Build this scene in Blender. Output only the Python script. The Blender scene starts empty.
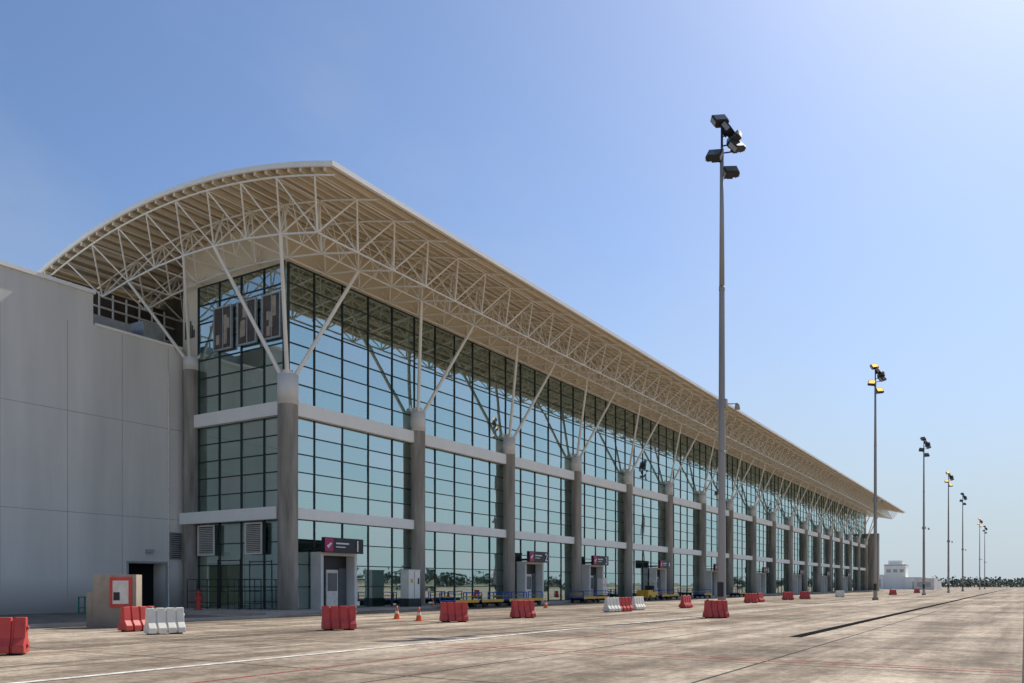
import bpy, math, random
import numpy as np
from mathutils import Vector, Euler
random.seed(4); np.random.seed(4)
S=bpy.context.scene
C=S.collection

# ---------------------------------------------------------------- helpers
class MB:
    def __init__(s): s.v=[]; s.f=[]; s.m=[]; s.sm=[]
    def quad(s,pts,m=0):
        b=len(s.v); s.v+= [tuple(p) for p in pts]; s.f.append(tuple(range(b,b+len(pts)))); s.m.append(m); s.sm.append(False)
    def box(s,x0,x1,y0,y1,z0,z1,m=0):
        b=len(s.v)
        s.v+=[(x0,y0,z0),(x1,y0,z0),(x1,y1,z0),(x0,y1,z0),(x0,y0,z1),(x1,y0,z1),(x1,y1,z1),(x0,y1,z1)]
        for f in ((0,3,2,1),(4,5,6,7),(0,1,5,4),(1,2,6,5),(2,3,7,6),(3,0,4,7)):
            s.f.append(tuple(b+i for i in f)); s.m.append(m); s.sm.append(False)
    def obox(s,c,size,rot,m=0):
        R_=Euler(rot).to_matrix(); b=len(s.v); hx,hy,hz=[a/2 for a in size]
        for p in ((-hx,-hy,-hz),(hx,-hy,-hz),(hx,hy,-hz),(-hx,hy,-hz),(-hx,-hy,hz),(hx,-hy,hz),(hx,hy,hz),(-hx,hy,hz)):
            q=R_@Vector(p); s.v.append((c[0]+q.x,c[1]+q.y,c[2]+q.z))
        for f in ((0,3,2,1),(4,5,6,7),(0,1,5,4),(1,2,6,5),(2,3,7,6),(3,0,4,7)):
            s.f.append(tuple(b+i for i in f)); s.m.append(m); s.sm.append(False)
    def tube(s,p0,p1,r0,r1=None,n=6,m=0,cap=False):
        if r1 is None: r1=r0
        p0=Vector(p0);p1=Vector(p1); d=(p1-p0).normalized()
        a=Vector((0,0,1)) if abs(d.z)<.9 else Vector((1,0,0))
        u=d.cross(a).normalized(); w=d.cross(u); b=len(s.v)
        for p,r in ((p0,r0),(p1,r1)):
            for i in range(n):
                t=2*math.pi*i/n; q=p+(u*math.cos(t)+w*math.sin(t))*r; s.v.append(tuple(q))
        for i in range(n):
            j=(i+1)%n; s.f.append((b+i,b+n+i,b+n+j,b+j)); s.m.append(m); s.sm.append(n>4)
        if cap:
            s.f.append(tuple(b+i for i in range(n))); s.m.append(m); s.sm.append(False)
            s.f.append(tuple(b+n+i for i in reversed(range(n)))); s.m.append(m); s.sm.append(False)
    def mesh(s,name,mats):
        me=bpy.data.meshes.new(name); me.from_pydata(s.v,[],s.f)
        for mt in mats: me.materials.append(mt)
        me.polygons.foreach_set('material_index',s.m); me.polygons.foreach_set('use_smooth',s.sm); me.update()
        return me
    def obj(s,name,mats,parent=None,loc=(0,0,0),rz=0,bevel=0):
        o=bpy.data.objects.new(name,s.mesh(name,mats)); C.objects.link(o); o.location=loc; o.rotation_euler=(0,0,rz)
        if parent: o.parent=parent
        if bevel:
            b=o.modifiers.new('bevel','BEVEL'); b.width=bevel; b.segments=2; b.limit_method='ANGLE'
        return o
def inst(name,me,loc,rz=0,sc=1,bevel=0):
    o=bpy.data.objects.new(name,me); C.objects.link(o); o.location=loc; o.rotation_euler=(0,0,rz); o.scale=(sc,sc,sc)
    if bevel:
        b=o.modifiers.new('bevel','BEVEL'); b.width=bevel; b.segments=2; b.limit_method='ANGLE'
    return o
def empty(name,loc=(0,0,0)):
    e=bpy.data.objects.new(name,None); C.objects.link(e); e.location=loc; return e

def mat(name,col,rough=.6,metal=0,var=.15,scale=1.0,bump=0,detail=4,streak=False,dirt=0,spec=None):
    m=bpy.data.materials.new(name); m.use_nodes=True; nt=m.node_tree; N=nt.nodes; L=nt.links
    p=N['Principled BSDF']; p.inputs['Roughness'].default_value=rough; p.inputs['Metallic'].default_value=metal
    if spec is not None: p.inputs['Specular IOR Level'].default_value=spec
    g=N.new('ShaderNodeNewGeometry')
    src=g.outputs['Position']
    if streak:
        mp=N.new('ShaderNodeMapping'); mp.inputs['Scale'].default_value=(1,1,.12); L.new(src,mp.inputs['Vector']); src2=mp.outputs[0]
    else: src2=src
    n=N.new('ShaderNodeTexNoise'); n.inputs['Scale'].default_value=scale; n.inputs['Detail'].default_value=detail; n.inputs['Roughness'].default_value=.62
    L.new(src2,n.inputs['Vector'])
    r=N.new('ShaderNodeValToRGB'); e=r.color_ramp.elements
    e[0].position=.3; e[1].position=.7
    e[0].color=(*[c*(1-var) for c in col],1); e[1].color=(*[min(1,c*(1+var)) for c in col],1)
    L.new(n.outputs['Fac'],r.inputs['Fac']); out=r.outputs['Color']
    if dirt:   # splash dirt close to the ground, broken up by noise
        sp=N.new('ShaderNodeSeparateXYZ'); L.new(src,sp.inputs[0])
        ad=N.new('ShaderNodeMath'); ad.operation='MULTIPLY_ADD'; ad.inputs[1].default_value=-1.6; L.new(n.outputs['Fac'],ad.inputs[0]); L.new(sp.outputs['Z'],ad.inputs[2])
        mr=N.new('ShaderNodeMapRange'); mr.inputs['From Min'].default_value=-.6; mr.inputs['From Max'].default_value=1.2; mr.inputs['To Min'].default_value=dirt; mr.inputs['To Max'].default_value=0
        L.new(ad.outputs[0],mr.inputs['Value'])
        mx=N.new('ShaderNodeMix'); mx.data_type='RGBA'; L.new(mr.outputs[0],mx.inputs[0]); L.new(out,mx.inputs[6]); mx.inputs[7].default_value=(.12,.10,.08,1); out=mx.outputs[2]
    L.new(out,p.inputs['Base Color'])
    if bump:
        n2=N.new('ShaderNodeTexNoise'); n2.inputs['Scale'].default_value=scale*12; n2.inputs['Detail'].default_value=3
        L.new(src,n2.inputs['Vector'])
        b=N.new('ShaderNodeBump'); b.inputs['Strength'].default_value=bump; b.inputs['Distance'].default_value=.02
        L.new(n2.outputs['Fac'],b.inputs['Height']); L.new(b.outputs[0],p.inputs['Normal'])
    return m

M_conc=mat('raw_concrete',(.33,.295,.24),.85,var=.42,scale=1.6,bump=.6,streak=True,dirt=.5)
M_cap=mat('smooth_concrete',(.76,.73,.66),.8,var=.1,scale=.8)
M_white=mat('white_paint',(.95,.92,.84),.6,var=.04,scale=.7,streak=True)
M_steel=mat('white_steel',(.92,.88,.79),.45,var=.05,scale=.5)
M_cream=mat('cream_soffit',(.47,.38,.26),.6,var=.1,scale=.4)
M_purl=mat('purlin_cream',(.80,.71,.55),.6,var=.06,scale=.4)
M_roof=mat('roof_metal',(.62,.61,.58),.45,.3,var=.08,scale=.3)
M_plast=mat('wing_plaster',(.76,.725,.65),.9,var=.13,scale=.35,bump=.2,streak=True,dirt=.6)
M_joint=mat('joint',(.40,.39,.37),.9)
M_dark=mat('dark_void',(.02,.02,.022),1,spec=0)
M_mull=mat('mullion',(.025,.038,.037),.45,.2,var=.1)
M_int=mat('interior_paint',(.62,.62,.57),.8,var=.1,scale=.3)
M_grey=mat('grey_metal',(.42,.43,.43),.45,.4,var=.15,scale=2)
M_brown=mat('dark_cladding',(.10,.085,.07),.7,var=.3,scale=.8)
M_black=mat('black_metal',(.03,.03,.033),.5,.2)
M_red=mat('red_plastic',(.72,.05,.04),.5,var=.22,scale=3,bump=.1,dirt=.3)
M_wpl=mat('white_plastic',(.78,.73,.64),.55,var=.14,scale=4)
M_wpd=mat('dirty_white_plastic',(.95,.88,.76),.6,var=.1,scale=4,dirt=.2)
M_orange=mat('orange_plastic',(.8,.14,.02),.5,var=.1)
M_blue=mat('blue_paint',(.03,.12,.45),.45,var=.15,scale=3)
M_yel=mat('yellow_paint',(.75,.42,.03),.5,var=.15,scale=3)
M_rub=mat('rubber',(.02,.02,.02),.9)
M_lamp=mat('lamp_glass',(.12,.13,.14),.15)
M_pink=mat('magenta_sign',(.45,.02,.12),.5)
M_txt=mat('sign_white',(.8,.8,.8),.5,var=.02)
M_green=mat('green_paint',(.04,.22,.14),.5)
M_beige=mat('beige_block',(.46,.38,.29),.85,var=.2,scale=2,bump=.3,dirt=.5)

def emis(name,col,st):
    m=bpy.data.materials.new(name); m.use_nodes=True; p=m.node_tree.nodes['Principled BSDF']
    p.inputs['Base Color'].default_value=(*col,1); p.inputs['Emission Color'].default_value=(*col,1); p.inputs['Emission Strength'].default_value=st; return m
M_lit=emis('lit_lamp',(1,.55,.14),1.4)

def glass():
    m=bpy.data.materials.new('curtain_glass'); m.use_nodes=True; nt=m.node_tree; N=nt.nodes; L=nt.links
    N.remove(N['Principled BSDF']); out=N['Material Output']
    t=N.new('ShaderNodeBsdfTransparent'); t.inputs[0].default_value=(.56,.80,.75,1)
    g=N.new('ShaderNodeBsdfGlossy'); g.inputs['Roughness'].default_value=.015
    geo=N.new('ShaderNodeNewGeometry')
    rr=N.new('ShaderNodeValToRGB'); rr.color_ramp.elements[0].color=(.72,.93,.90,1); rr.color_ramp.elements[1].color=(.88,1,.98,1)
    L.new(geo.outputs['Random Per Island'],rr.inputs['Fac']); L.new(rr.outputs[0],g.inputs['Color'])
    n=N.new('ShaderNodeTexNoise'); n.inputs['Scale'].default_value=.45; n.inputs['Detail'].default_value=1; L.new(geo.outputs['Position'],n.inputs['Vector'])
    b=N.new('ShaderNodeBump'); b.inputs['Strength'].default_value=.3; b.inputs['Distance'].default_value=.03; L.new(n.outputs['Fac'],b.inputs['Height']); L.new(b.outputs[0],g.inputs['Normal'])
    fr=N.new('ShaderNodeFresnel'); fr.inputs['IOR'].default_value=1.6
    mr=N.new('ShaderNodeMapRange'); mr.inputs['To Min'].default_value=.56; mr.inputs['To Max'].default_value=1.0
    L.new(fr.outputs[0],mr.inputs['Value'])
    mx=N.new('ShaderNodeMixShader'); L.new(mr.outputs[0],mx.inputs[0]); L.new(t.outputs[0],mx.inputs[1]); L.new(g.outputs[0],mx.inputs[2]); L.new(mx.outputs[0],out.inputs['Surface'])
    return m
M_glass=glass()

# ---------------------------------------------------------------- ground
def apron_mat():
    m=bpy.data.materials.new('apron_concrete'); m.use_nodes=True; nt=m.node_tree; N=nt.nodes; L=nt.links
    p=N['Principled BSDF']; p.inputs['Roughness'].default_value=.92; p.inputs['Specular IOR Level'].default_value=.25
    g=N.new('ShaderNodeNewGeometry')
    bt=N.new('ShaderNodeTexBrick'); bt.offset=0; bt.squash=1
    bt.inputs['Scale'].default_value=1; bt.inputs['Brick Width'].default_value=5.5; bt.inputs['Row Height'].default_value=4.5
    bt.inputs['Mortar Size'].default_value=.04; bt.inputs['Mortar Smooth'].default_value=.3
    bt.inputs['Color1'].default_value=(.53,.445,.345,1); bt.inputs['Color2'].default_value=(.43,.36,.28,1); bt.inputs['Mortar'].default_value=(.06,.05,.04,1)
    L.new(g.outputs['Position'],bt.inputs['Vector'])
    def noise(sc,det,vec=None,ro=.65):
        n=N.new('ShaderNodeTexNoise'); n.inputs['Scale'].default_value=sc; n.inputs['Detail'].default_value=det; n.inputs['Roughness'].default_value=ro
        L.new(vec or g.outputs['Position'],n.inputs['Vector']); return n
    def ramp(n,a,b,c0,c1):
        r=N.new('ShaderNodeValToRGB'); r.color_ramp.elements[0].position=a; r.color_ramp.elements[1].position=b
        r.color_ramp.elements[0].color=(c0,c0*.97,c0*.94,1); r.color_ramp.elements[1].color=(c1,c1,c1,1); L.new(n.outputs['Fac'],r.inputs['Fac']); return r
    def mul(a,b):
        x=N.new('ShaderNodeMix'); x.data_type='RGBA'; x.blend_type='MULTIPLY'; x.inputs[0].default_value=1
        L.new(a,x.inputs[6]); L.new(b,x.inputs[7]); return x.outputs[2]
    c=mul(bt.outputs['Color'],ramp(noise(.12,5),.38,.60,.62,1.12).outputs[0])
    mp=N.new('ShaderNodeMapping'); mp.inputs['Scale'].default_value=(.035,.6,1); L.new(g.outputs['Position'],mp.inputs['Vector'])
    c=mul(c,ramp(noise(1,5,mp.outputs[0]),.42,.55,.64,1.05).outputs[0])
    c=mul(c,ramp(noise(.7,8,None,.75),.43,.55,.68,1.06).outputs[0])
    c=mul(c,ramp(noise(6,5),.38,.58,.76,1.08).outputs[0])
    c=mul(c,ramp(noise(45,2),.35,.65,.78,1.12).outputs[0])
    L.new(c,p.inputs['Base Color'])
    b=N.new('ShaderNodeBump'); b.inputs['Strength'].default_value=.5; b.inputs['Distance'].default_value=.015; L.new(noise(25,4).outputs['Fac'],b.inputs['Height']); L.new(b.outputs[0],p.inputs['Normal'])
    return m
M_apron=apron_mat()
M_grass=mat('dry_grass',(.13,.115,.06),.95,var=.35,scale=.05)
M_soil=mat('soil',(.17,.145,.115),.95,var=.35,scale=.9,bump=.6)
M_pave=mat('pavement_concrete',(.44,.39,.32),.9,var=.18,scale=.8,bump=.3)
def sheet(name,x0,x1,y0,y1,z,m):
    a=MB(); a.quad([(x0,y0,z),(x1,y0,z),(x1,y1,z),(x0,y1,z)]); return a.obj(name,[m])
sheet('ground',-3000,5000,-4000,4000,-.01,M_grass)
sheet('apron',-120,620,-140,60,0,M_apron)
sheet('soil_strip',-60,27.5,31,45.6,.004,M_soil)
a=MB(); a.box(29.5,252,33.6,46,-.05,.12); a.obj('pavement',[M_pave])
a=MB(); a.box(-60,27.8,30.8,31,-.05,.12); a.obj('kerb',[M_pave])

def worn(name,col,k=.5,sc=2.5,stretch=None):
    m=bpy.data.materials.new(name); m.use_nodes=True; nt=m.node_tree; N=nt.nodes; L=nt.links
    p=N['Principled BSDF']; p.inputs['Base Color'].default_value=(*col,1); p.inputs['Roughness'].default_value=.9; p.inputs['Specular IOR Level'].default_value=.2
    t=N.new('ShaderNodeBsdfTransparent'); mx=N.new('ShaderNodeMixShader'); g=N.new('ShaderNodeNewGeometry')
    n=N.new('ShaderNodeTexNoise'); n.inputs['Scale'].default_value=sc; n.inputs['Detail'].default_value=6; n.inputs['Roughness'].default_value=.75
    r=N.new('ShaderNodeValToRGB'); r.color_ramp.elements[0].position=k-.12; r.color_ramp.elements[1].position=k+.12
    mp=N.new('ShaderNodeMapping'); mp.inputs['Scale'].default_value=stretch or (1,1,1); L.new(g.outputs['Position'],mp.inputs['Vector'])
    L.new(mp.outputs[0],n.inputs['Vector']); L.new(n.outputs['Fac'],r.inputs['Fac']); L.new(r.outputs['Color'],mx.inputs[0])
    L.new(t.outputs[0],mx.inputs[1]); L.new(p.outputs[0],mx.inputs[2]); L.new(mx.outputs[0],N['Material Output'].inputs['Surface'])
    return m
M_wl=worn('worn_white_line',(.82,.79,.72),.43)
M_rl=worn('worn_red_line',(.34,.06,.05),.46)
M_tar=worn('rubber_marks',(.09,.075,.06),.60,1,(.08,5,1))
sheet('white_line',-40,400,13.55,13.74,.004,M_wl)
sheet('white_line',-40,400,26.0,26.12,.004,M_wl)
sheet('red_line',17.0,17.12,-30,13.3,.004,M_rl)
sheet('red_line',17.4,17.5,-30,13.3,.004,M_rl)
sheet('red_line',-40,300,11.2,11.3,.004,M_rl)
sheet('tyre_marks',-20,220,15.5,17.2,.004,M_tar)
sheet('tyre_marks',-20,220,20,23,.004,M_tar)
a=MB(); a.box(25.4,400,5.66,6.04,-.05,.007,0)
a.obj('drain_channel',[M_dark])

# ---------------------------------------------------------------- terminal
T=empty('terminal_building')
X0,Y0,SP,NB=33.4,36.18,12.0,18
XE=X0+SP*(NB-1)+3.0   # building end
def R(y): return 23.47-1.8*((y-40.7)/12.7)**2
GY=36.5; GX=33.72
levels=[(.12,5.45,4),(6.1,11.5,5),(12.3,20.45,7)]
gl=MB(); mu=MB()
def panel_y(x0,x1,z0,z1):
    t=[random.uniform(-.006,.006) for _ in range(3)]
    gl.quad([(x0,GY+t[0],z0),(x1,GY+t[1],z0),(x1,GY+t[2]+t[1]-t[0],z1),(x0,GY+t[2],z1)])
def panel_x(y0,y1,z0,z1):
    t=[random.uniform(-.006,.006) for _ in range(3)]
    gl.quad([(GX+t[0],y1,z0),(GX+t[1],y0,z0),(GX+t[2]+t[1]-t[0],y0,z1),(GX+t[2],y1,z1)])
nbx=5
for b in range(NB-1):
    xa=X0+b*SP
    for (z0,z1,nr) in levels:
        h=(z1-z0)/nr
        for i in range(nbx):
            for j in range(nr):
                panel_y(xa+i*SP/nbx,xa+(i+1)*SP/nbx,z0+j*h,z0+(j+1)*h)
        for i in range(nbx+1):
            x=xa+i*SP/nbx
            if i==nbx and b<NB-2: continue
            mu.box(x-.03,x+.03,GY-.07,GY+.10,z0,z1)
for (z0,z1,nr) in levels:
    h=(z1-z0)/nr
    for j in range(nr+1):
        z=z0+j*h
        mu.box(X0+.36,X0+SP*(NB-1),GY-.055,GY+.09,z-.03,z+.03)
    ny=4; ya,yb=GY,44.6
    for i in range(ny):
        for j in range(nr):
            panel_x(ya+(yb-ya)*i/ny,ya+(yb-ya)*(i+1)/ny,z0+j*h,z0+(j+1)*h)
    for i in range(ny+1):
        y=ya+(yb-ya)*i/ny
        mu.box(GX-.07,GX+.1,y-.03,y+.03,z0,z1)
    for j in range(nr+1):
        z=z0+j*h
        mu.box(GX-.055,GX+.09,ya+.04,yb,z-.03,z+.03)
gl.obj('glazing',[M_glass],T); mu.obj('mullions',[M_mull],T)
bd=MB()
for z0,z1 in ((5.45,6.1),(11.5,12.3)):
    bd.box(X0,XE,Y0-.08,Y0+.55,z0,z1)
    bd.box(X0-.1,X0+.5,Y0+.56,44.6,z0+.003,z1-.003)
bd.box(X0-.45,X0-.105,Y0+.5,45.5,5.40,6.12)
bd.obj('spandrel_bands',[M_white],T,bevel=.01)
co=MB()
def column(x,y,r,zt_,zc):
    co.tube((x,y,0),(x,y,zc),r,n=28,m=0)
    co.tube((x,y,zc),(x,y,zc+.04),r,r+.02,n=28,m=1)
    co.tube((x,y,zc+.04),(x,y,zt_),r+.02,n=28,m=1,cap=True)
for n in range(NB):
    column(X0+n*SP,Y0,.58 if n==0 else .52,13.7,12.0 if n==0 else 12.35)
column(X0,44.95,.45,16.0,15.2)
for n in range(1,NB): column(X0+n*SP,44.95,.4,16.0,15.2)
co.obj('columns',[M_conc,M_cap],T)
st=MB()
for n in range(NB):
    x=X0+n*SP
    for sx in (-1,1):
        for yt in (33.48,38.88):
            s=1 if yt>Y0 else -1
            st.tube((x+sx*.22,Y0+s*.2,13.5),(x+sx*3.0,yt,R(yt)-2.7),.125,.10,n=8)
        for yt in (41.58,46.98):
            s=1 if yt>44.9 else -1
            st.tube((x+sx*.18,44.95+s*.15,15.8),(x+sx*3.0,yt,R(yt)-2.7),.11,.09,n=6)
    st.tube((x,Y0,13.68),(x,Y0,14.0),.36,.3,n=12,cap=True)
st.obj('branching_struts',[M_steel],T)
# space frame
sf=MB()
DEP=2.7
bx=[X0-3+3*i for i in range(int((XE+6-X0+3)/3)+1)]
by=[30.78+2.7*j for j in range(8)]
tx=[X0-4.5+3*i for i in range(len(bx)+1)]
ty=[29.43+2.7*j for j in range(9)]
zb=lambda y:R(y)-DEP
zt=lambda y:R(y)-.42
for i,x in enumerate(bx):
    for j,y in enumerate(by):
        if i+1<len(bx): sf.tube((x,y,zb(y)),(bx[i+1],y,zb(y)),.065,n=5)
        if j+1<len(by): sf.tube((x,y,zb(y)),(x,by[j+1],zb(by[j+1])),.065,n=5)
        for a_ in (0,1):
            for b_ in (0,1):
                if i+a_<len(tx) and j+b_<len(ty):
                    sf.tube((x,y,zb(y)),(tx[i+a_],ty[j+b_],zt(ty[j+b_])),.048,n=4)
for i,x in enumerate(tx):
    for j,y in enumerate(ty):
        if i+1<len(tx): sf.tube((x,y,zt(y)),(tx[i+1],y,zt(y)),.05,n=5)
        if j+1<len(ty): sf.tube((x,y,zt(y)),(x,ty[j+1],zt(ty[j+1])),.05,n=5)
for y in (33.48,38.88):
    k=bx[0]
    while k<bx[-1]-1:
        for q,(u0,u1) in enumerate(((0,.75),(.75,1.5),(1.5,2.25),(2.25,3))):
            za,zb2=(zb(y),zt(y)) if q%2==0 else (zt(y),zb(y))
            sf.tube((k+u0,y,za),(k+u1,y,zb2),.035,n=4)
        k+=3
sf.obj('space_frame',[M_steel],T)
# roof deck
XR0,XR1=28.5,249.0
rf=MB(); ys=[28+25.4*i/40 for i in range(41)]
for i in range(40):
    a0,a1=ys[i],ys[i+1]
    rf.quad([(XR0,a0,R(a0)),(XR1,a0,R(a0)),(XR1,a1,R(a1)),(XR0,a1,R(a1))],0)
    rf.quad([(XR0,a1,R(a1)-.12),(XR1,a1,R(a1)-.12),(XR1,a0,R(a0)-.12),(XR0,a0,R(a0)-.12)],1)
    for x,d in ((XR0,1),(XR1,-1)):
        q=[(x-.05*d,a0,R(a0)+.06),(x-.05*d,a1,R(a1)+.06),(x-.05*d,a1,R(a1)-.20),(x-.05*d,a0,R(a0)-.20)]
        rf.quad(q,2)
        rf.quad([(x+.07*d,p[1],p[2]) for p in reversed(q)],2)
        rf.quad([(x-.05*d,a0,R(a0)-.20),(x-.05*d,a1,R(a1)-.20),(x+.07*d,a1,R(a1)-.20),(x+.07*d,a0,R(a0)-.20)],2)
        rf.quad([(x-.05*d,a0,R(a0)+.06),(x+.07*d,a0,R(a0)+.06),(x+.07*d,a1,R(a1)+.06),(x-.05*d,a1,R(a1)+.06)],2)
rf.box(XR0-.05,XR1+.05,27.82,28.0,R(28)-.20,R(28)+.05,2)
rf.box(XR0-.05,XR1+.05,53.4,53.55,R(53.4)-.3,R(53.4)+.05,2)
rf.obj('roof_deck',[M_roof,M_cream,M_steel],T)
pu=MB()
for i in range(31):
    y=28.45+i*.82
    pu.box(XR0+.08,XR1-.08,y-.08,y+.08,R(y)-.36,R(y)-.125)
pu.obj('purlins',[M_purl],T)
ra=MB()
for i in range(len(tx)):
    x=tx[i]
    if x<XR0+.2 or x>XR1: continue
    for k in range(20):
        y0=28.02+25.2*k/20; y1=28.02+25.2*(k+1)/20
        ra.tube((x,y0,R(y0)-.43),(x,y1,R(y1)-.43),.06,n=5)
ra.obj('rafters',[M_steel],T)
cl=MB()
cl.quad([(X0+.3,GY+.02,20.45),(XE,GY+.02,20.45),(XE,GY+.02,R(GY)-.13),(X0+.3,GY+.02,R(GY)-.13)])
for a0,a1 in ((GY+.02,38.6),(38.6,40.6),(40.6,42.6),(42.6,44.6)):
    cl.quad([(GX+.02,a0,20.45),(GX+.02,a1,20.45),(GX+.02,a1,R(a1)-.13),(GX+.02,a0,R(a0)-.13)])
cl.quad([(GX+.02,44.6,0),(GX+.02,46.2,0),(GX+.02,46.2,R(46.2)-.13),(GX+.02,44.6,R(44.6)-.13)])
cl.obj('closure_panels',[M_purl],T)
pr=MB()
for a0,a1 in ((46.2,48.4),(48.4,50.6),(50.6,52.8)):
    pr.quad([(36.5,a0,14),(36.5,a1,14),(36.5,a1,R(a1)-.4),(36.5,a0,R(a0)-.4)],0)
pr.box(28.6,37,52.2,52.5,16.2,21.2,0)
for k in range(9): pr.box(28.0+k*.95,28.08+k*.95,50.8,50.9,16.6,20.6,1)
for z in (17.6,18.6,19.6): pr.box(27.6,36.4,50.78,50.92,z-.05,z+.05,1)
pr.box(28.2,31,47.5,49.5,16.6,17.9,2); pr.box(31.6,33,47.2,49,16.6,18.3,2)
for k in range(6): pr.box(GX-.02,GX+.015,45.0+k*.17,45.1+k*.17,17.4,17.9+.3*(k%3),0)
pr.obj('plant_enclosure',[M_brown,M_steel,M_grey],T)
# interior
it=MB()
for z0,z1 in ((5.5,6.0),(11.6,12.2)): it.box(GX+.4,XE-.3,GY+.3,52.6,z0,z1,0)
it.box(GX+.4,XE-.3,GY+.3,52.6,.0,.13,0)
it.box(36.6,XE,52.7,53.0,0,22.2,0)
for b in range(NB):
    x=X0+b*SP+6
    it.box(x-.1,x+.1,46.2,52.5,.13,5.5,0)
    if b%2==0:
        it.box(x-4,x+4,47,47.2,6.0,9.4,1)
        it.box(x-3,x+3,44,44.6,12.2,15.2,0)
    it.box(x-5.6,x+5.6,52.5,52.68,13.6,18.5,2)
    for q in (-4,-1.5,1,3.5):
        it.box(x+q,x+q+1.3,38,38.3,5.3,5.495,2); it.box(x+q,x+q+1.3,41,41.3,5.3,5.495,2); it.box(x+q,x+q+1.3,38,38.3,11.4,11.595,2)
    it.box(x-5.5,x+5.5,37.2,37.25,6.9,6.95,1); it.box(x-5.5,x+5.5,37.2,37.25,13.1,13.15,1)
it.obj('interior',[M_int,M_grey,M_white],T)
ew=MB(); ew.box(XE-.6,XE+1.4,33.4,53.1,0,15.5,0); ew.box(XE-.4,XE+.4,GY+.1,53.1,15.5,22.0,1)
ew.obj('end_wall',[M_conc,M_cap],T,bevel=.02)
en=MB()
for (ya,yb) in ((36.9,38.5),(39.0,40.7),(41.2,42.9)):
    za=16.1; zb_=18.8
    fx0,fx1=GX-.24,GX-.10
    en.box(fx0,fx1,ya,yb,za,za+.1,3);en.box(fx0,fx1,ya,yb,zb_-.1,zb_,3)
    en.box(fx0,fx1,ya,ya+.1,za+.1,zb_-.1,3);en.box(fx0,fx1,yb-.1,yb,za+.1,zb_-.1,3)
    en.box(GX-.16,GX-.11,ya+.1,yb-.1,za+.1,zb_-.1,5)
    en.box(GX-.20,GX-.163,(ya+yb)/2-.03,(ya+yb)/2+.03,za+.1,zb_-.1,3)
    for k in range(6):
        yy=ya+.15+random.random()*(yb-ya-.6); zz=za+.2+random.random()*1.5
        en.box(GX-.18-.002*k,GX-.162,yy,yy+.3,zz,zz+.4+.5*random.random(),2)
def louvre(y0,y1,z0,z1):
    en.box(GX-.34,GX-.1,y0,y1,z0,z1,1)
    en.box(GX-.40,GX-.343,y0,y0+.1,z0,z1,6);en.box(GX-.40,GX-.343,y1-.1,y1,z0,z1,6)
    en.box(GX-.40,GX-.343,y0+.1,y1-.1,z0,z0+.1,6);en.box(GX-.40,GX-.343,y0+.1,y1-.1,z1-.1,z1,6)
    k=z0+.15
    while k<z1-.15:
        en.obox((GX-.37,(y0+y1)/2,k),(.09,y1-y0-.2,.02),(0,.6,0),6); k+=.11
louvre(38.3,39.8,3.4,5.3); louvre(42.6,44.2,3.4,5.3)
for k in range(8):
    y=37.2+k*.95; en.box(X0-1.1,X0-1.06,y-.02,y+.02,.12,1.9,4)
for z in (.5,1.2,1.9): en.box(X0-1.1,X0-1.06,37.2,43.85,z-.02,z+.02,4)
for y in (39.2,41.2): en.box(X0-.9,X0-.85,y,y+.05,.12,3.1,4)
en.box(X0-.9,X0-.85,39.25,41.2,3.0,3.05,4)
en.obj('end_fittings',[M_black,M_mull,M_beige,M_grey,M_black,M_brown,M_cap],T)
an=MB(); an.tube((30,41,23.4),(30,41,24.6),.03); an.obj('antenna',[M_grey],T)

# gates
def gate(x,num):
    g=MB()
    y=35.55
    g.box(x,x+.22,y,GY-.1,.12,3.35,0); g.box(x+2.9,x+3.12,y,GY-.1,.12,3.35,0); g.box(x,x+3.12,y,GY-.1,3.352,3.55,0)
    g.box(x+.225,x+2.895,GY-.25,GY-.15,.12,3.348,1)
    g.box(x+1.1,x+2.1,GY-.32,GY-.252,.12,2.5,2)
    g.box(x+1.2,x+2.0,GY-.34,GY-.322,1.2,2.3,4)
    g.box(x+2.2,x+2.8,GY-.32,GY-.252,.2,2.6,4)
    g.box(x-.25,x+3.1,y-.55,y-.3,3.5,4.4,1)
    g.box(x-.22,x+.45,y-.575,y-.552,3.56,4.34,5)
    g.obox((x+.12,y-.585,3.96),(.42,.012,.1),(0,-.5,0),6); g.obox((x+.12,y-.585,3.92),(.12,.014,.34),(0,.7,0),6)
    g.box(x+.7,x+1.8,y-.572,y-.552,4.02,4.11,6); g.box(x+.7,x+1.5,y-.572,y-.552,3.82,3.88,6)
    for xx in (x+.3,x+2.6): g.box(xx,xx+.08,y-.29,y+.9,3.7,3.8,1)
    g.box(x+3.5,x+3.75,GY-.5,GY-.1,1.2,1.7,2)
    o=g.obj('gate_entrance',[M_cap,M_black,M_wpl,M_black,M_lamp,M_pink,M_txt])
    cu=bpy.data.curves.new('gate_number','FONT'); cu.body=str(num); cu.size=.95; cu.extrude=.006; cu.offset=.012; cu.align_x='CENTER'; cu.materials.append(M_txt)
    t=bpy.data.objects.new('gate_number',cu); C.objects.link(t); t.location=(x+2.55,y-.585,3.62); t.rotation_euler=(math.pi/2,0,0); t.parent=o
for i,(b,off) in enumerate(((0,2.0),(2,1.6),(3,1.6),(4,6.5),(6,2),(8,2),(10,3),(12,3),(14,3))): gate(X0+b*SP+off,i+1)

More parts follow.
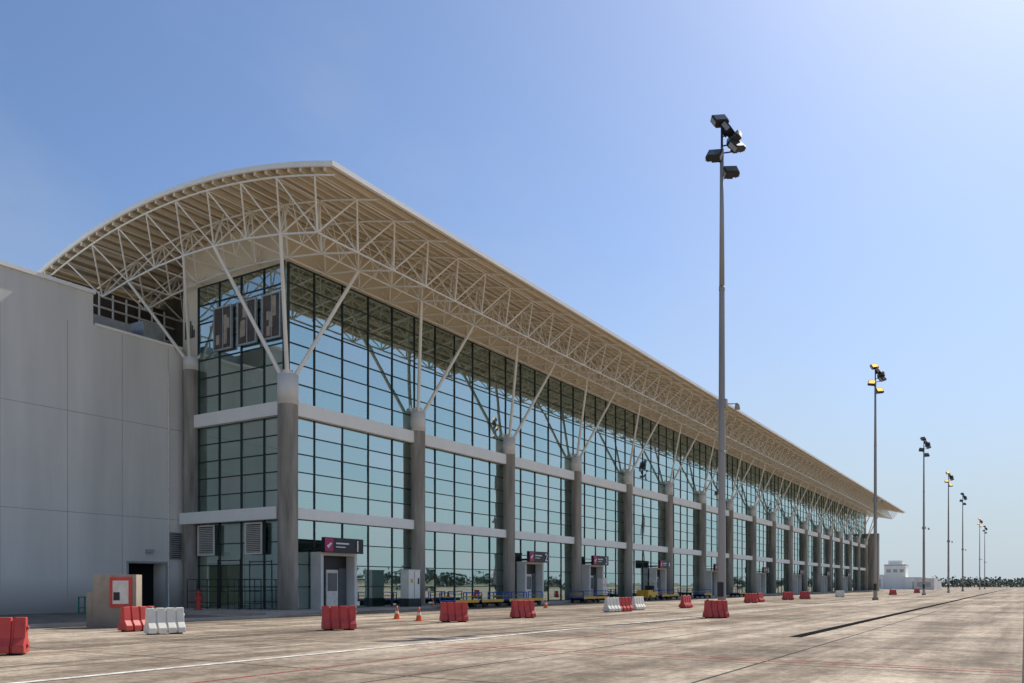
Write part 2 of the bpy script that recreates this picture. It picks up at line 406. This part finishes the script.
# ---------------------------------------------------------------- annex wing
W=empty('annex_building'); wy=45.7
w=MB()
dx0,dx1,dz=29.6,32.1,2.9
w.box(-30,27.4,wy,70,0,18.4,0)
w.box(27.4,dx0,wy,52,0,16.6,0); w.box(dx1,33.35,wy,52,0,16.6,0); w.box(dx0,dx1,wy,52,dz,16.6,0)
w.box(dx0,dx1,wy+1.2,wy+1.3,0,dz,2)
w.box(-30.1,27.5,wy-.12,wy+.3,18.4,18.62,1); w.box(27.5,33.3,wy-.08,wy+.3,16.6,16.75,1)
w.obj('walls',[M_plast,M_white,M_dark],W)
j=MB()
for x in (-5,0,5,9.5,14,18.2,22.3,25.9,29.2,32.3): j.box(x-.015,x+.015,wy-.006,wy+.01,.3 if not 29.3<x<32.2 else 3,16.5)
for z in (5.7,11.4): j.box(-30,33.3,wy-.005,wy+.01,z-.015,z+.015)
j.obj('wall_joints',[M_joint],W)
d=MB()
d.box(dx0-.12,dx0-.003,wy-.04,wy+.2,0,dz+.12,0); d.box(dx1+.003,dx1+.12,wy-.04,wy+.2,0,dz+.12,0); d.box(dx0,dx1,wy-.04,wy-.003,dz,dz+.12,0)
d.box(30.7,31.1,wy-.35,wy-.01,3.55,3.75,0)
d.box(32.4,33.2,wy-.1,wy-.01,3.2,4.9,0)
for k in range(12): d.obox((32.8,wy-.11,3.3+k*.135),(.7,.06,.02),(.6,0,0),1)
d.tube((32.3,wy-.06,0),(32.3,wy-.06,15),.05,n=8,m=2)
d.obj('doorway_fittings',[M_grey,M_mull,M_wpl],W)

# ---------------------------------------------------------------- light masts
M_pole=mat('galvanised_pole',(.36,.34,.31),.55,.2,var=.2,scale=1.5,streak=True)
def mast_mesh(lit):
    m=MB()
    m.tube((0,0,0),(0,0,.04),.34,n=20,cap=True)
    m.tube((0,0,.02),(0,0,8),.2,.165,n=20); m.tube((0,0,8),(0,0,16),.163,.13,n=20); m.tube((0,0,16),(0,0,22.8),.127,.09,n=16,m=0,cap=True)
    for z in (8,16): m.tube((0,0,z-.1),(0,0,z+.1),.175 if z==8 else .142,n=16,m=0,cap=True)
    for k in range(6):
        t=k*math.pi/3; m.obox((.25*math.cos(t),.25*math.sin(t),.14),(.16,.02,.24),(0,0,t),0)
    m.box(-.24,-.19,-.15,.15,1.0,1.7,2)
    m.tube((0,0,22),(0,0,24.0),.06,n=8,m=2)
    rx,ry=.53,-.848
    lamps=[(-.12,24.2,.2,-.5),(.3,23.75,.9,.4),(.72,22.95,.6,-.9),(-.35,22.5,-.5,.5),(.42,21.7,.1,-.2),(.6,23.3,-.8,-1.1)]
    for q,(o,z,yaw,roll) in enumerate(lamps):
        x,y=rx*o,ry*o
        m.tube((0,0,z-.35),(x,y,z-.25),.035,n=6,m=2)
        a=math.radians(-58)+yaw; e=Euler((math.radians(-35),roll*.35,a)); Rm=e.to_matrix()
        def P(v):
            q_=Rm@Vector(v); return (x+q_.x,y+q_.y,z+q_.z)
        er=tuple(e)
        m.obox(P((0,0,0)),(.68,.30,.52),er,2)
        m.obox(P((0,-.16,0)),(.58,.02,.42),er,3 if (lit and q in (0,1,3,4)) else 1)
        m.obox(P((0,.22,.0)),(.3,.16,.24),er,2)
        m.obox(P((-.36,0,-.05)),(.03,.2,.5),er,0); m.obox(P((.36,0,-.05)),(.03,.2,.5),er,0)
        for k in range(4): m.obox(P((-.24+.16*k,.17,0)),(.02,.06,.46),er,2)
    m.tube((0,0,10.4),(rx*.75,ry*.75,10.4),.03,n=6,m=0); m.tube((rx*.75,ry*.75,10.12),(rx*.75,ry*.75,10.42),.14,.1,n=10,m=0,cap=True)
    m.box(-.12,.12,-.25,.25,10.2,10.6,0)
    return m.mesh('light_mast',[M_pole,M_lamp,M_black,M_lit])
mm=mast_mesh(False); ml=mast_mesh(True)
for x,y,l in ((39.3,12.5,0),(92,13.1,1),(141.4,13.2,0),(187,13,1),(232,13,0),(323,13,1),(365,13,0)):
    inst('light_mast',ml if l else mm,(x,y,0))

# ---------------------------------------------------------------- barriers
def barrier_mesh(name,m):
    b=MB()
    prof=[(-.26,.04),(-.26,.20),(-.13,.38),(-.075,.84),(.075,.84),(.13,.38),(.26,.20),(.26,.04)]
    def seg(x0,x1,sc):
        p=[(y*sc,z if z<.8 else z-(1-sc)*.35) for y,z in prof]; n=len(p); base=len(b.v)
        for x in (x0,x1):
            for (y,z) in p: b.v.append((x,y,z))
        for i in range(n):
            k=(i+1)%n; b.f.append((base+i,base+k,base+n+k,base+n+i)); b.m.append(0); b.sm.append(False)
        b.f.append(tuple(base+i for i in reversed(range(n)))); b.m.append(0); b.sm.append(False)
        b.f.append(tuple(base+n+i for i in range(n))); b.m.append(0); b.sm.append(False)
    cuts=[(-.575,-.34,1),(-.34,-.28,.8),(-.28,-.03,1),(-.03,.03,.8),(.03,.28,1),(.28,.34,.8),(.34,.575,1)]
    for x0,x1,s in cuts: seg(x0+.001,x1-.001,s)
    b.box(-.5,-.2,-.19,.19,0,.04,1); b.box(.2,.5,-.19,.19,0,.04,1)
    b.tube((-.45,0,.83),(-.45,0,.88),.06,n=10,m=1,cap=True)
    b.tube((.575,0,.2),(.62,0,.2),.05,n=8,m=0,cap=True); b.tube((.575,0,.6),(.62,0,.6),.05,n=8,m=0,cap=True)
    return b.mesh(name,[m,M_rub])
br=barrier_mesh('red_traffic_barrier',M_red); bw=barrier_mesh('white_traffic_barrier',M_wpd)
def G(px,py):   # survey station -> ground point
    d=1283.3/(py-585); l=(px-512)/820*d; return (.848*d+.53*l,.53*d-.848*l)
A32=math.radians(-58)
for px,py,k,rot in ((-2,655,'r',.3),(138,631,'r',1.0),(165,634,'w',.75),(339,630,'r',.35),(454,622,'r',.3),(523,618,'r',.5),(612,612,'w',.8),(624,611.5,'r',.7),(638,610,'w',.9),
                (686,608,'r',.9),(716,618,'r',.3),(751,603,'r',.3),(760,602,'r',.9),(788,600,'r',.3),(805,599,'r',.3),(840,597,'w',.2),(893,595,'r',.3),(917,593,'r',.3)):
    x,y=G(px,py); inst('red_traffic_barrier' if k=='r' else 'white_traffic_barrier',br if k=='r' else bw,(x,y,.0),A32+rot,1,bevel=.018)
c=MB(); c.box(-.18,.18,-.18,.18,0,.03,0); c.tube((0,0,.03),(0,0,.25),.14,.1,n=16,m=0); c.tube((0,0,.25),(0,0,.38),.1,.072,n=16,m=1); c.tube((0,0,.38),(0,0,.6),.072,.03,n=16,m=0,cap=True)
cm=c.mesh('traffic_cone',[M_orange,M_wpl])
for px,py in ((397,619),(419,621),(546,608),(433,607)): x,y=G(px,py); inst('traffic_cone',cm,(x,y,0),.3)

f=MB(); f.box(-.75,.75,-.35,.35,0,1.95,0); f.box(-.15,.6,-.42,-.353,.75,1.85,1); f.box(-.05,.5,-.44,-.423,.87,1.73,2)
f.box(-.02,.2,-.452,-.442,1.0,1.3,3)
f.box(-1.0,-.76,-.3,.3,0,1.3,0)
x,y=G(118,627); f.obj('fire_hose_cabinet',[M_beige,M_red,M_wpl,M_black],loc=(x,y,0),rz=A32+.15,bevel=.012)
h=MB(); h.tube((0,0,0),(0,0,.06),.18,n=14,cap=True); h.tube((0,0,.05),(0,0,.7),.1,n=14); h.tube((0,0,.68),(0,0,.85),.13,.05,n=14,cap=True)
h.tube((-.2,0,.5),(.2,0,.5),.055,n=10,cap=True); h.tube((0,-.2,.5),(0,0,.5),.07,n=10,cap=True); h.tube((0,0,.84),(0,0,.92),.03,n=6,cap=True)
hm=h.mesh('fire_hydrant',[M_red]); inst('fire_hydrant',hm,(30.6,40.5,.12),0,1.3)
g=MB()
for x in (-.6,.6):
    for y in (-.25,.25): g.box(x-.03,x+.03,y-.03,y+.03,0,.9,0)
for z in (.3,.88): g.box(-.63,.63,-.28,.28,z,z+.05,0)
g.obj('green_rack',[M_green],loc=(26.0,43.5,.004),rz=.1)
e=MB(); e.box(-.65,.65,-.4,.4,0,.55,1); e.box(-.6,.6,-.35,.35,.55,2.4,0); e.box(-.02,0.01,-.36,-.353,.6,2.35,1); e.box(.35,.5,-.37,-.353,1.5,1.9,1); e.box(-.63,.63,-.38,.38,2.403,2.47,0); e.box(-.4,-.15,-.362,-.353,1.6,1.85,2)
em=e.mesh('electrical_cabinet',[M_wpd,M_mull,M_yel])
inst('electrical_cabinet',em,(43.0,34.9,.12),0,1,bevel=.01); inst('electrical_cabinet',em,(72.5,34.9,.12),0,.85,bevel=.01)
b=MB()
b.box(-1.3,1.3,-.7,.7,.42,.52,0); b.box(-1.3,1.3,-.72,-.70,.36,.56,1)
for sx in (-1.28,1.28):
    for sy in (-.66,.66): b.box(sx-.03,sx+.03,sy-.03,sy+.03,.52,1.05,0)
    b.box(sx-.03,sx+.03,-.63,.63,1.0,1.06,0); b.box(sx-.02,sx+.02,-.63,.63,.75,.8,1)
for sx in (-.9,.9):
    for sy in (-.6,.6): b.tube((sx,sy-.07,.22),(sx,sy+.07,.22),.21,n=16,m=2,cap=True)
    b.box(sx-.05,sx+.05,-.5,.5,.2,.42,2)
b.tube((1.3,0,.4),(2.1,0,.3),.03,n=6,m=1,cap=True)
bm_=b.mesh('baggage_cart',[M_blue,M_yel,M_rub])
for x in (45.6,48.6,51.6,54.3,64,67,82,85,95,110): inst('baggage_cart',bm_,(x+random.uniform(-.2,.2),32.8+random.uniform(-.3,.3),0),random.uniform(-.06,.06))
t=MB(); t.box(-1.3,1.3,-.65,.65,.3,.85,0); t.box(-1.25,-.1,-.62,.62,.85,1.05,0); t.box(.0,.6,-.5,.5,.853,1.1,2); t.box(.5,.6,-.5,.5,1.1,1.5,2)
for sx in (-.85,.85):
    for sy in (-.62,.62): t.tube((sx,sy-.1,.28),(sx,sy+.1,.28),.27,n=16,m=2,cap=True)
for sx in (-.1,1.2):
    for sy in (-.55,.55): t.tube((sx,sy,.85),(sx,sy,1.9),.025,n=6,m=2)
t.box(-.2,1.3,-.6,.6,1.9,1.95,0); t.tube((-.2,0,1.05),(-.05,0,1.35),.02,n=6,m=2)
t.obj('tow_tractor',[M_yel,M_grey,M_black],loc=(78,32.5,0),bevel=.02)

# ---------------------------------------------------------------- distance
d=MB(); d.box(-4,4,-3.6,3.6,0,9.2,0); d.box(-2.6,2.6,-2.4,2.4,9.2,10.6,0); d.box(-5.5,16,-9,-3.61,0,4.4,0); d.box(-5.5,16,3.61,9,0,5.4,0)
d.box(-4.1,4.1,-3.7,3.7,8.7,9.0,1); d.box(-5.6,16.1,-9.1,-3.7,4.1,4.25,1)
for k in range(3): d.box(-4.04,-4.003,-3+k*2.2,-1.6+k*2.2,6.2,7.4,1)
d.box(-5.53,-5.503,-8.4,-6.0,0,2.8,1); d.box(-5.53,-5.503,4.6,8,.8,3.8,1)
d.obj('distant_building',[M_white,M_grey],loc=(335,40.5,0))
d=MB(); d.box(0,14,-3,3,0,3.8,0); d.box(15,28,-3,3,0,3.0,0); d.box(-.03,-.003,-2,2,1,2.6,1)
d.obj('distant_service_building',[M_cap,M_grey],loc=(300,28,0))

def fol_mat():
    m=bpy.data.materials.new('foliage'); m.use_nodes=True; nt=m.node_tree; N=nt.nodes; L=nt.links
    p=N['Principled BSDF']; p.inputs['Roughness'].default_value=.8
    g=N.new('ShaderNodeNewGeometry'); r=N.new('ShaderNodeValToRGB'); r.color_ramp.elements[0].color=(.05,.07,.045,1); r.color_ramp.elements[1].color=(.14,.16,.11,1)
    L.new(g.outputs['Random Per Island'],r.inputs['Fac']); L.new(r.outputs[0],p.inputs['Base Color']); return m
M_fol=fol_mat()
def treeline(name,p0,p1,n,hm_,width,dens=40):
    b=MB()
    for i in range(n):
        t=random.random(); cx=p0[0]+(p1[0]-p0[0])*t+random.uniform(-width,width); cy=p0[1]+(p1[1]-p0[1])*t+random.uniform(-width,width)
        H=hm_*random.uniform(.5,1.1); rad=H*random.uniform(.7,1.3)
        b.tube((cx,cy,0),(cx,cy,H*.6),.25,.12,n=4,m=1)
        for k in range(dens):
            v=np.random.normal(size=3); v/=np.linalg.norm(v); rr=random.random()**.4
            q=Vector((cx+v[0]*rad*rr,cy+v[1]*rad*rr,H*.48+v[2]*H*.5*rr)); s=random.uniform(.5,1.1)*H/8
            u=Vector(np.random.normal(size=3)).normalized(); w_=u.orthogonal().normalized()
            b.quad([q+u*s,q+w_*s,q-u*s*.9,q-w_*s*1.1],0)
    b.obj(name,[M_fol,M_conc])
treeline('distant_trees',(640,-120),(700,280),420,7.5,25,40)
treeline('distant_trees',(-250,-260),(700,-300),420,10,20,22)

# ---------------------------------------------------------------- light
az=math.atan2(-.11,.99); el=math.radians(48)
sd=Vector((math.cos(el)*math.cos(az),math.cos(el)*math.sin(az),math.sin(el)))
sl=bpy.data.lights.new('sun','SUN'); sl.energy=4.9; sl.angle=math.radians(.5); sl.color=(1,.94,.84)
so=bpy.data.objects.new('sun',sl); C.objects.link(so); so.rotation_euler=(-sd).to_track_quat('-Z','Y').to_euler()
wd=bpy.data.worlds.new('World'); S.world=wd; wd.use_nodes=True; N=wd.node_tree.nodes; L=wd.node_tree.links
bg=N['Background']; sk=N.new('ShaderNodeTexSky'); sk.sky_type='NISHITA'; sk.sun_disc=False; sk.sun_elevation=el
sk.sun_rotation=math.atan2(sd.x,sd.y); sk.air_density=1.0; sk.dust_density=.9; sk.ozone_density=2.4; sk.altitude=0
tc=N.new('ShaderNodeTexCoord'); sp=N.new('ShaderNodeSeparateXYZ'); L.new(tc.outputs['Generated'],sp.inputs[0])
mu1=N.new('ShaderNodeMix'); mu1.data_type='RGBA'; mu1.blend_type='MULTIPLY'; mu1.inputs[0].default_value=1; mu1.inputs[7].default_value=(.80,.87,.98,1)
L.new(sk.outputs[0],mu1.inputs[6])
mr=N.new('ShaderNodeMapRange'); mr.interpolation_type='SMOOTHSTEP'; mr.inputs['From Min'].default_value=-.05; mr.inputs['From Max'].default_value=.42; mr.inputs['To Min'].default_value=.97; mr.inputs['To Max'].default_value=0
L.new(sp.outputs['Z'],mr.inputs['Value'])
mx=N.new('ShaderNodeMix'); mx.data_type='RGBA'; L.new(mr.outputs[0],mx.inputs[0]); L.new(mu1.outputs[2],mx.inputs[6]); mx.inputs[7].default_value=(3.7,4.4,4.95,1)
mp=N.new('ShaderNodeMapping'); mp.inputs['Scale'].default_value=(.8,2.6,3.2); mp.inputs['Rotation'].default_value=(.3,.2,.5); L.new(tc.outputs['Generated'],mp.inputs['Vector'])
nz=N.new('ShaderNodeTexNoise'); nz.inputs['Scale'].default_value=1.6; nz.inputs['Detail'].default_value=6; nz.inputs['Roughness'].default_value=.55; L.new(mp.outputs[0],nz.inputs['Vector'])
cr=N.new('ShaderNodeMapRange'); cr.inputs['From Min'].default_value=.46; cr.inputs['From Max'].default_value=.85; cr.inputs['To Min'].default_value=0; cr.inputs['To Max'].default_value=.28; L.new(nz.outputs['Fac'],cr.inputs['Value'])
mx2=N.new('ShaderNodeMix'); mx2.data_type='RGBA'; L.new(cr.outputs[0],mx2.inputs[0]); L.new(mx.outputs[2],mx2.inputs[6]); mx2.inputs[7].default_value=(4.0,4.5,5.0,1)
L.new(mx2.outputs[2],bg.inputs[0]); bg.inputs[1].default_value=.138
S.view_settings.view_transform='Standard'; S.view_settings.look='None'; S.view_settings.exposure=0

cam=bpy.data.cameras.new('camera'); cam.sensor_width=36; cam.lens=28.83; cam.shift_y=.2378; cam.clip_end=9000; cam.clip_start=.1
co_=bpy.data.objects.new('camera',cam); C.objects.link(co_); co_.location=(0,0,1.565); co_.rotation_euler=(math.pi/2,0,math.radians(-58)); S.camera=co_
